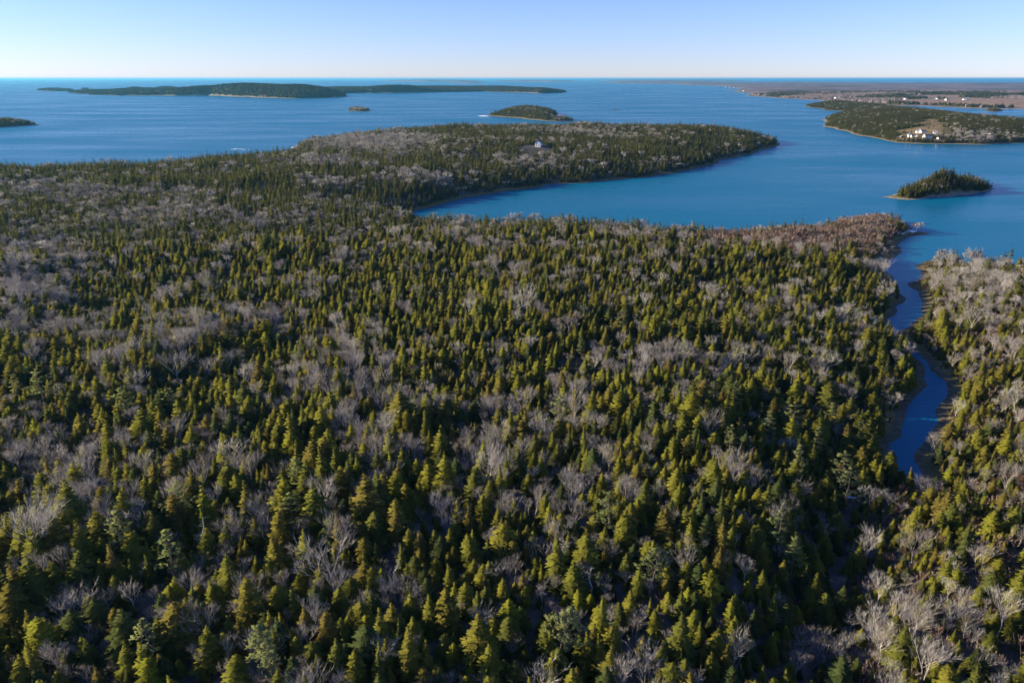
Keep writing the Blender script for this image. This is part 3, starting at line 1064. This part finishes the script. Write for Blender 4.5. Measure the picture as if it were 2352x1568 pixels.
# islands within reach of the eye
for ld, sp, edge, far, bshare in LANDS:
    if sp <= 0:
        continue
    x, y = jitter(ld.xs[0], ld.xs[-1], ld.ys[0], ld.ys[-1], sp)
    sd, z = ld.sample(x, y, 'sd'), ld.sample(x, y)
    e2 = edge + 4 * fbm(x / 18, y / 18, 2) * (2 if far else 1)
    ok = sd > e2
    if ld.field is not None:
        ok &= (ld.sample(x, y, 'field') < .35) | (rng.random(len(x)) < .02)
    if ld is islet:
        px, py, _ = project(x, y, z)
        ok &= px > 2062
    x, y, z = x[ok], y[ok], z[ok]
    n = len(x)
    if far:
        bmask = rng.random(n) < bshare
        T.setdefault('fir_clump', []).append(np.stack([x, y, z - 1.0, rng.uniform(.8, 1.25, n)], 1)[~bmask])
        T.setdefault('bare_clump', []).append(np.stack([x, y, z - 1.0, rng.uniform(.8, 1.25, n)], 1)[bmask])
        continue
    pb = np.full(n, bshare * .2) + np.clip((fbm(x / 70 + 5, y / 70, 3) - .56) / .06, 0, 1) * bshare * 2
    if ld is settled:
        px, py, _ = project(x, y, z + 5)
        pb += .38 * np.exp(-((px - 2200) / 75) ** 2 - ((py - 308) / 13) ** 2) + .5 * np.exp(-((px - 2280) / 60) ** 2 - ((py - 315) / 10) ** 2)
    bm = rng.random(n) < pb
    hs = .82 * np.clip(rng.normal(1.0, .22, n), .5, 1.5)
    put('spruce', x[~bm], y[~bm], z[~bm] - .2, hs[~bm])
    put('bare', x[bm], y[bm], z[bm] - .2, hs[bm])

# woods on the right-hand mainland, as far as crowns can be told apart
x, y = jitter(1000, 6400, 2700, 6400, 17)
sd, z, fl = farland.sample(x, y, 'sd'), farland.sample(x, y), farland.sample(x, y, 'field')
px, py, c = project(x, y, z)
d = np.hypot(x, y)
ok = (sd > 45) & (px > 1550) & (px < 2560) & (fl < .4 + .5 * (rng.random(len(x)) < .03)) & (rng.random(len(x)) < np.clip((6600 - d) / 800, 0, 1) * .8)
x, y, z = x[ok], y[ok], z[ok]
fir = fbm(x / 260 + 2, y / 260, 3) + (rng.random(len(x)) - .5) * .15 > .56
for k, m in (('fir_clump', fir), ('bare_clump', ~fir)):
    T.setdefault(k, []).append(np.stack([x[m], y[m], z[m] - 1.0, rng.uniform(.7, 1.2, m.sum())], 1))

T = {k: np.concatenate(v) for k, v in T.items() if v}

# ------------------------------------------------------------------ single trees and what is left as woods
near_bare = T['bare'][np.hypot(T['bare'][:, 0], T['bare'][:, 1]) < 500]
near_spr = T['spruce'][np.hypot(T['spruce'][:, 0], T['spruce'][:, 1]) < 500]
UNIT = {'spruce': 12.0, 'bare': 11.0, 'pine': 17.0, 'shrub': 3.0, 'snag': 12.0}
CAT = {'spruce': 'spruce tree', 'bare': 'bare tree', 'pine': 'pine tree', 'shrub': 'shrub', 'snag': 'dead tree'}
NAME = {'spruce': 'spruce_tree', 'bare': 'bare_tree', 'pine': 'pine_tree', 'shrub': 'bare_shrub', 'snag': 'dead_tree'}


SHAPE = {'spruce': ['full', 'pointed', 'broad', 'blunt-topped', 'slender', 'broad', 'round-topped', 'pointed', 'full', 'very broad'],
         'bare': ['single-trunked', 'single-trunked', 'forked', 'wide-spreading', 'many-stemmed', 'forked', 'single-trunked', 'wide-spreading']}


def describe(kind, x, y, s, z, v=0):
    e = bool(east_side(np.array([x]), np.array([y]))[0]) and y < 520
    g = float(seg_dist(np.array([x]), np.array([y]), GULLY + CREEK)[0])
    sd = float(main.sample(np.array([x]), np.array([y]), 'sd')[0])
    h = s * UNIT[kind]
    nb = int((np.hypot(near_bare[:, 0] - x, near_bare[:, 1] - y) < 6.5).sum()) - (kind == 'bare')
    if kind == 'spruce':
        size = 'tall' if h > 10.5 else 'mid-sized' if h > 7.5 else 'short' if h > 5 else 'young'
    elif kind == 'bare':
        size = 'tall' if h > 9.5 else 'mid-sized' if h > 6.5 else 'short'
    elif kind == 'shrub':
        size = 'tall' if h > 4.2 else 'low' if h < 2.2 else 'mid-sized'
    else:
        size = 'tall' if h > 14 else 'mid-sized'
    if g < 20 and not e:
        place = 'on the shaded creek side'
    elif g < 20:
        place = 'on the sunlit creek slope'
    elif e:
        place = 'in brushy woods across the creek'
    elif np.hypot(snag_xy[:, 0] - x, snag_xy[:, 1] - y).min() < 14 and kind != 'snag':
        place = 'near a bleached dead tree'
    elif np.hypot(pine_xy[:, 0] - x, pine_xy[:, 1] - y).min() < 11 and kind != 'pine':
        place = 'beside a feathery pale pine'
    else:
        place = 'in the dense spruce forest'
    if kind == 'spruce':
        co = 'beside bare grey trees' if nb else 'among green conifers'
        return '%s %s olive green spruce %s, %s' % (size, SHAPE[kind][v], co, place)
    if kind == 'bare':
        co = 'in a bare grove' if nb >= 2 else 'single among conifers'
        return '%s %s leafless pale tree %s, %s' % (size, SHAPE[kind][v], co, place)
    if kind == 'pine':
        size = 'very tall' if h > 14.5 else 'tall' if h > 12.8 else 'lower'
        return '%s %s feathery pale pine %s, %s' % (size, ('narrow', 'full', 'broad', 'wide-spreading')[v], 'beside bare grey trees' if nb else 'among green conifers', place)
    if kind == 'shrub':
        ns = int((np.hypot(near_spr[:, 0] - x, near_spr[:, 1] - y) < 4.0).sum())
        co = 'beneath bare trees' if nb and not ns else 'crowded by spruces and bare trees' if nb else 'among spruces' if ns > 2 else 'beside a spruce' if ns else 'in the open'
        return '%s leafless brown shrub %s, %s' % (size, co, place)
    return '%s bleached dead tree with broken branches %s' % (size, place)


def individual(kind, row):
    x, y, z, s = [float(v) for v in row]
    root = bpy.data.objects.new(NAME[kind], None)
    root.empty_display_size = 0.5
    COL.objects.link(root)
    root.location = (x, y, z)
    root.rotation_euler = (random.gauss(0, .05), random.gauss(0, .05), U(0, 6.283))
    w = U(.95, 1.32) if kind == 'spruce' else U(.88, 1.14)
    root.scale = (s * w, s * w, s)
    pv_ = random.randrange(len(PROTO[kind]))
    cm, tm = PROTO[kind][pv_]
    for nm, me in ((PART[kind], cm), ('stem' if kind == 'shrub' else 'trunk', tm)):
        o = bpy.data.objects.new(nm, me)
        COL.objects.link(o)
        o.parent = root
    lb = describe(kind, x, y, s, z, pv_)
    tag(root, lb, CAT[kind], CAT[kind] + 's: ' + lb)
    return root


for kind in ('spruce', 'bare', 'pine', 'shrub', 'snag'):
    A = T[kind]
    h = A[:, 3] * UNIT[kind]
    px, py, c = project(A[:, 0], A[:, 1], A[:, 2] + h * .7)
    dist = np.sqrt(A[:, 0] ** 2 + A[:, 1] ** 2 + (A[:, 2] - CAM_H) ** 2)
    vis = (px > 8) & (px < 2344) & (py < 1556) & (py > 0)
    rank = np.where(vis, dist, 1e9)
    take = np.argsort(rank)[:300]
    take = take[rank[take] < 1e8]
    for i in take:
        individual(kind, A[i])
    rest = np.ones(len(A), bool)
    rest[take] = False
    A, dist = A[rest], dist[rest]
    if not len(A):
        continue
    sw = A[:, 3] * rng.uniform(.95, 1.32, len(A)) if kind == 'spruce' else A[:, 3] * rng.uniform(.86, 1.16, len(A))
    lab = {'spruce': ('spruce_forest', 'the rest of the olive green spruce forest covering the land', 'forest'),
           'bare': ('bare_woods', 'the rest of the leafless grey trees in pale patches through the forest', 'woods'),
           'shrub': ('brush', 'reddish brown leafless brush between the trees and on the point', 'brush'),
           'pine': ('pine_woods', 'feathery pale green pines standing out of the spruce forest', 'woods'),
           'snag': ('dead_wood', 'bleached dead trees scattered through the forest', 'woods')}[kind]
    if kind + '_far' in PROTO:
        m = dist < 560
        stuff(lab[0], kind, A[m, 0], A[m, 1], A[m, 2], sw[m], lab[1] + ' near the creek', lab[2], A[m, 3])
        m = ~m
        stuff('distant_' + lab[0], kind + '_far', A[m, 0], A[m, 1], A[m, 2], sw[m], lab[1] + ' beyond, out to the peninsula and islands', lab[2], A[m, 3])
    else:
        stuff(lab[0], kind, A[:, 0], A[:, 1], A[:, 2], sw, lab[1], lab[2], A[:, 3])
for key, nm, lb in (('fir_clump', 'far_conifer_woods', 'dark conifer woods on the long far island and far shore'), ('bare_clump', 'far_leafless_woods', 'purplish brown leafless woods on the far shore')):
    A = T[key]
    stuff(nm, key, A[:, 0], A[:, 1], A[:, 2], A[:, 3], lb, 'woods')
print({k: len(v) for k, v in T.items()})


# ------------------------------------------------------------------ houses
def box(v, f, x0, x1, y0, y1, z0, z1):
    i = len(v)
    v += [(x0, y0, z0), (x1, y0, z0), (x1, y1, z0), (x0, y1, z0), (x0, y0, z1), (x1, y0, z1), (x1, y1, z1), (x0, y1, z1)]
    f += [(i, i + 3, i + 2, i + 1), (i + 4, i + 5, i + 6, i + 7), (i, i + 1, i + 5, i + 4), (i + 1, i + 2, i + 6, i + 5), (i + 2, i + 3, i + 7, i + 6), (i + 3, i, i + 4, i + 7)]


def gable_wall(L, W, h, r, ox=0, oy=0):
    a, b = L / 2, W / 2
    v = [(ox + x, oy + y, z) for x, y, z in [(-a, -b, 0), (a, -b, 0), (a, b, 0), (-a, b, 0), (-a, -b, h), (a, -b, h), (a, b, h), (-a, b, h), (-a, 0, h + r), (a, 0, h + r)]]
    f = [(0, 1, 5, 4), (2, 3, 7, 6), (1, 2, 6, 9, 5), (3, 0, 4, 8, 7), (4, 5, 9, 8), (6, 7, 8, 9)]
    return v, f


def gable_roof(L, W, h, r, ov=.5, th=.22, ox=0, oy=0):
    a, b = L / 2 + ov, W / 2 + ov
    k = r / (W / 2)
    e = h - ov * k + .04
    v, f = [], []
    for s in (-1, 1):
        i = len(v)
        q = [(-a, s * b, e), (a, s * b, e), (a, 0, h + r + .04), (-a, 0, h + r + .04)]
        v += [(ox + x, oy + y, z) for x, y, z in q] + [(ox + x, oy + y, z + th) for x, y, z in q]
        f += [(i, i + 3, i + 2, i + 1), (i + 4, i + 5, i + 6, i + 7), (i, i + 1, i + 5, i + 4), (i + 1, i + 2, i + 6, i + 5), (i + 2, i + 3, i + 7, i + 6), (i + 3, i, i + 4, i + 7)]
    return v, f


G = 'white houses in the clearing on the island'


def house(name, x, y, z, rz, L, W, h, r, label, cat, group=None, ell=None, wall=None, windows=3, chimney=True):
    root = bpy.data.objects.new(name, None)
    COL.objects.link(root)
    root.location, root.rotation_euler = (x, y, z), (0, 0, rz)
    if group == G:
        root.scale = (.82, .82, .82)
    tag(root, label, cat, group)
    wall = wall or M_WALL
    v, f = gable_wall(L, W, h, r)
    v = [(a, b, c if c > 0 else -1.0) for a, b, c in v]
    mesh_obj('wall', v, f, wall, root)
    v, f = gable_roof(L, W, h, r)
    rf = mesh_obj('roof', v, f, M_ROOF, root)
    if chimney:
        v, f = [], []
        box(v, f, -L * .2 - .45, -L * .2 + .45, -.45, .45, h + r - .6, h + r + 1.4)
        mesh_obj('chimney', v, f, M_BRICK, rf)
    if ell:
        l2, w2, h2, r2 = ell
        v, f = gable_wall(l2, w2, h2, r2, L / 2 + l2 / 2 - .02, -W * .1)
        mesh_obj('side_wing', [(a, b, c if c > 0 else -1.0) for a, b, c in v], f, wall, root)
        v, f = gable_roof(l2 - 1.1, w2, h2, r2, .5, .2, L / 2 + l2 / 2 + .55, -W * .1)
        mesh_obj('side_wing_roof', v, f, M_ROOF, root)

    def pane(xc, zc, s, w=1.1, hh=1.5, mat=M_GLASS, nm='window'):
        v, f = [], []
        y0 = s * W / 2
        box(v, f, xc - w / 2, xc + w / 2, min(y0, y0 + s * .06), max(y0, y0 + s * .06), zc - hh / 2, zc + hh / 2)
        return mesh_obj(nm, v, f, mat, root)
    for s in (-1, 1):
        for k in range(windows):
            xc = -L / 2 + L * (k + .5) / windows
            if s == -1 and windows % 2 and k == windows // 2:
                pane(xc, 1.05, s, 1.1, 2.1, M_DOOR, 'door')
                continue
            for zc in ((1.6, 4.1) if h > 4.8 else (1.6,)):
                pane(xc, zc, s)
    for s in (-1, 1):
        for yc in (-W * .22, W * .22):
            v, f = [], []
            x0 = s * L / 2
            if ell and s == 1:
                continue
            for zc in ((1.6, 4.1) if h > 4.8 else (1.6,)):
                v, f = [], []
                box(v, f, min(x0, x0 + s * .06), max(x0, x0 + s * .06), yc - .55, yc + .55, zc - .75, zc + .75)
                mesh_obj('window', v, f, M_GLASS, root)
    return root


def on(ld, px, py, z0=0):
    """where the sight line of a photo pixel meets the ground"""
    zz = np.linspace(60, 0.0, 1200)
    q = np.array([P(px, py, v) for v in zz])
    g = ld.sample(q[:, 0], q[:, 1])
    hit = np.nonzero(g >= zz)[0]
    k = hit[0] if len(hit) else len(zz) - 1
    return float(q[k, 0]), float(q[k, 1]), float(g[k])


x, y, z = on(settled, 2108, 305.5, 6)
house('farmhouse', x, y, z, R(80), 11, 8, 5.2, 3.2, 'white farmhouse with side wing beside the dark roofed barn, uphill in the clearing', 'house', G, (6, 5, 3, 1.8))
x, y, z = on(settled, 2119, 305, 6)
house('barn', x, y, z, R(10), 14, 9, 4.0, 3.2, 'barn with long grey roof next to the uphill white farmhouse', 'barn', G, wall=M_WALL, windows=2, chimney=False)
x, y, z = on(settled, 2111, 300, 6)
house('cottage', x, y, z, R(70), 7, 6, 3.0, 2.2, 'small white cottage behind the uphill farmhouse at the wood edge', 'house', G, windows=2)
x, y, z = on(settled, 2147, 308, 6)
house('farmhouse', x, y, z, R(75), 12, 8, 5.2, 3.4, 'white two-storey house with low wing below the bare woods', 'house', G, (8, 5, 2.8, 1.6))
x, y, z = on(settled, 2089, 314.5, 5)
house('farmhouse', x, y, z, R(85), 9, 8, 5.2, 3.2, 'white house at the shore end of the clearing beside a long low shed', 'house', G)
x, y, z = on(settled, 2097, 314.5, 5)
house('long_shed', x, y, z, R(5), 11, 6, 3.0, 2.0, 'long low white shed between the shore house and garage', 'shed', G, windows=3, chimney=False)
x, y, z = on(settled, 2104.5, 314, 5)
house('garage', x, y, z, R(60), 6, 5, 2.6, 1.7, 'small white garage with dark roof past the long shed', 'garage', G, windows=1, chimney=False)
x, y, z = on(settled, 2129, 318, 5)
house('farmhouse', x, y, z, R(8), 17, 10, 5.4, 4.2, 'large white house with broad dark blue-grey roof nearest the beach', 'house', G, windows=5)
x, y, z = on(settled, 2156, 319.5, 5)
house('cottage', x, y, z, R(20), 8, 6, 2.8, 2.0, 'small white beach cottage alone at the end of the field', 'house', G, windows=3)
x, y, z = on(settled, 2072, 317, 5)
house('boat_house', x, y, z, R(85), 9, 8, 3.6, 2.6, 'dark weathered boathouse above the beach at the clearing', 'boathouse', G, wall=M_SHEDW, windows=2, chimney=False)
x, y, z = on(settled, 2270, 314, 10)
house('cottage', x, y, z, R(60), 8, 7, 5.0, 2.4, 'white cottage alone among bare trees far along the settled island', 'house', windows=2)
x, y = HOUSE_MAIN
z = float(main.sample(np.array([x]), np.array([y]))[0])
house('forest_house', x - 4, y, z, R(78), 13, 8, 5.6, 4.0, 'white gabled house standing alone in the forest of the peninsula', 'house', None, (7, 6, 4.5, 3), windows=3)

FARH = [(1744, 219.5, 'by the water on the low point'), (1757, 220.5, 'by the water on the low point'), (1820, 222, 'alone above the far beach'), (1932, 219.5, 'on the rise behind the far shore'),
        (1949, 219.5, 'on the rise behind the far shore'), (1982, 223, 'at the edge of the dark far wood'), (1996, 225, 'at the edge of the dark far wood'), (1919, 226.5, 'among bushes above the far shore'),
        (1929, 228, 'among bushes above the far shore'), (2051, 228, 'beside the tan far fields'), (2043, 229, 'beside the tan far fields'), (2080, 229, 'long and low at the corner of the tan fields'),
        (2150, 228.5, 'on the tan far fields'), (2174, 231, 'on the tan far fields'), (2215, 230, 'beside the round dark grove in the fields'), (2222, 230, 'beside the round dark grove in the fields'),
        (1668, 201, 'in the village on the far headland'), (1676, 201.5, 'in the village on the far headland'), (1686, 202, 'in the village on the far headland'), (1694, 202.6, 'in the village on the far headland'),
        (1708, 210, 'on the slope below the far village')]
for k, (a, b, w) in enumerate(FARH):
    x, y, z = on(farland, a, b, 8)
    big = 1.0 + .25 * (k % 3)
    house('far_house', x, y, z, R(20 + 47 * k % 150), 15 * big, 9 * big, 5.5, 4, 'tiny white house ' + w, 'house', 'white houses on the far mainland: ' + w, windows=3)

# ------------------------------------------------------------------ shore ice, foam, boat
def patch(name, px, z, mat, label, cat, thick=.25, group=None, ld=None):
    pts = fractal([P(a, b, z) for a, b in px], .16, 1.5)
    n = len(pts)
    c = pts.mean(0)
    inner = c + (pts - c) * .86
    zb = np.array([float(ld.sample(np.array([p[0]]), np.array([p[1]]))[0]) if ld else 0.0 for p in pts])
    zi = np.array([float(ld.sample(np.array([p[0]]), np.array([p[1]]))[0]) if ld else 0.0 for p in inner])
    zc = float(ld.sample(np.array([c[0]]), np.array([c[1]]))[0]) if ld else 0.0
    v = [(p[0], p[1], max(a, 0) - .05) for p, a in zip(pts, zb)] + [(p[0], p[1], max(a, 0) + thick) for p, a in zip(inner, zi)] + [(c[0], c[1], max(zc, 0) + thick * 1.3)]
    f = [(i, (i + 1) % n, n + (i + 1) % n, n + i) for i in range(n)] + [(n + i, n + (i + 1) % n, 2 * n) for i in range(n)]
    return tag(mesh_obj(name, v, f, mat, smooth=True), label, cat, group)


patch('ice_sheet', [(1940, 1132), (1985, 1126), (1990, 1138), (1975, 1146), (1945, 1150)], 0.3, M_ICE, 'blue-white ice sheet in the shaded head of the creek', 'ice', .12, None, main)
patch('ice_strip', [(1972, 742), (2000, 733), (2018, 730), (2020, 735), (1995, 744), (1975, 748)], .5, M_ICE, 'white strip of shore ice below the dark bank at the creek bend', 'ice', .4, None, main)
patch('ice_strip', [(2014, 722), (2030, 727), (2032, 731), (2018, 729)], .5, M_ICE, 'small ice strip just upstream of the long one on the creek bank', 'ice', .4, None, main)
patch('ice_strip', [(2058, 535), (2085, 532), (2108, 530), (2108, 533), (2080, 537), (2060, 539)], .5, M_ICE, 'white shore ice along the base of the pointed spit', 'ice', .4, None, main)
patch('ice_strip', [(2010, 597), (2024, 592), (2026, 595), (2014, 600)], .5, M_ICE, 'small white ice strip on the brown marsh bank', 'ice', .4, None, main)
patch('snow_patch', [(1870, 1272), (1890, 1268), (1895, 1282), (1878, 1286)], 2.5, M_ICE, 'faint snow patch in the dark gully', 'snow', .1, None, main)
patch('snow_patch', [(1740, 1345), (1752, 1340), (1758, 1362), (1745, 1368)], 8, M_ICE, 'snow patch on the shaded forest floor near the gully', 'snow', .1, None, main)
for k in range(7):
    sx, sy, w = U(522, 575), U(340.8, 345), U(5, 14)
    patch('surf', [(sx - w, sy + .2), (sx - w * .3, sy - U(.2, .5)), (sx + w, sy), (sx + w * .2, sy + U(.2, .5))], 0, M_FOAM, 'short white streak of breaking surf off the wooded shore', 'surf', .08, 'surf streaks off the shore')
patch('surf', [(668, 340), (688, 333), (692, 331), (686, 337), (674, 341)], 0, M_FOAM, 'white surf line at the foot of the reddish headland', 'surf', .3)
patch('surf', [(1098, 266), (1117, 265), (1121, 268), (1110, 268)], 0, M_FOAM, 'white surf at the tip of the wooded tail island', 'surf', .3)

bx, by = P(1079, 213.5)
br = bpy.data.objects.new('motor_boat', None)
COL.objects.link(br)
br.location = (bx, by, 0)
tag(br, 'tiny white motor boat off the long far island', 'boat')
hv = [(-7, -2, 1.6), (4, -2.2, 1.8), (9, 0, 2.4), (4, 2.2, 1.8), (-7, 2, 1.6), (-6.5, -1.4, -.3), (4, -1.3, -.3), (7.5, 0, -.2), (4, 1.3, -.3), (-6.5, 1.4, -.3)]
mesh_obj('hull', hv, [(0, 1, 2, 3, 4), (0, 5, 6, 1), (1, 6, 7, 2), (2, 7, 8, 3), (3, 8, 9, 4), (4, 9, 5, 0), (9, 8, 7, 6, 5)], M_WALL, br)
v, f = [], []
box(v, f, -3, 2.5, -1.5, 1.5, 1.75, 5.0)
cab = mesh_obj('cabin', v, f, M_WALL, br)
v, f = [], []
box(v, f, 2.5, 2.56, -1.2, 1.2, 3.0, 4.4)
mesh_obj('windscreen', v, f, M_GLASS, cab)

# ------------------------------------------------------------------ haze
HAZE = True
if HAZE:
    m, n, l = new_mat('sea_air')
    pv = n.new('ShaderNodeVolumePrincipled')
    pv.inputs['Color'].default_value = (0.18, 0.62, 0.94, 1)
    pv.inputs['Density'].default_value = 2.5e-5
    pv.inputs['Density Attribute'].default_value = ''
    pv.inputs['Anisotropy'].default_value = 0.3
    o = n.new('ShaderNodeOutputMaterial')
    l.new(pv.outputs[0], o.inputs['Volume'])
    v, f = [], []
    box(v, f, -92000, 92000, -92000, 92000, -4.0, 135.0)
    hz = mesh_obj('haze', v, f, m)
    tag(hz, kind='stuff')
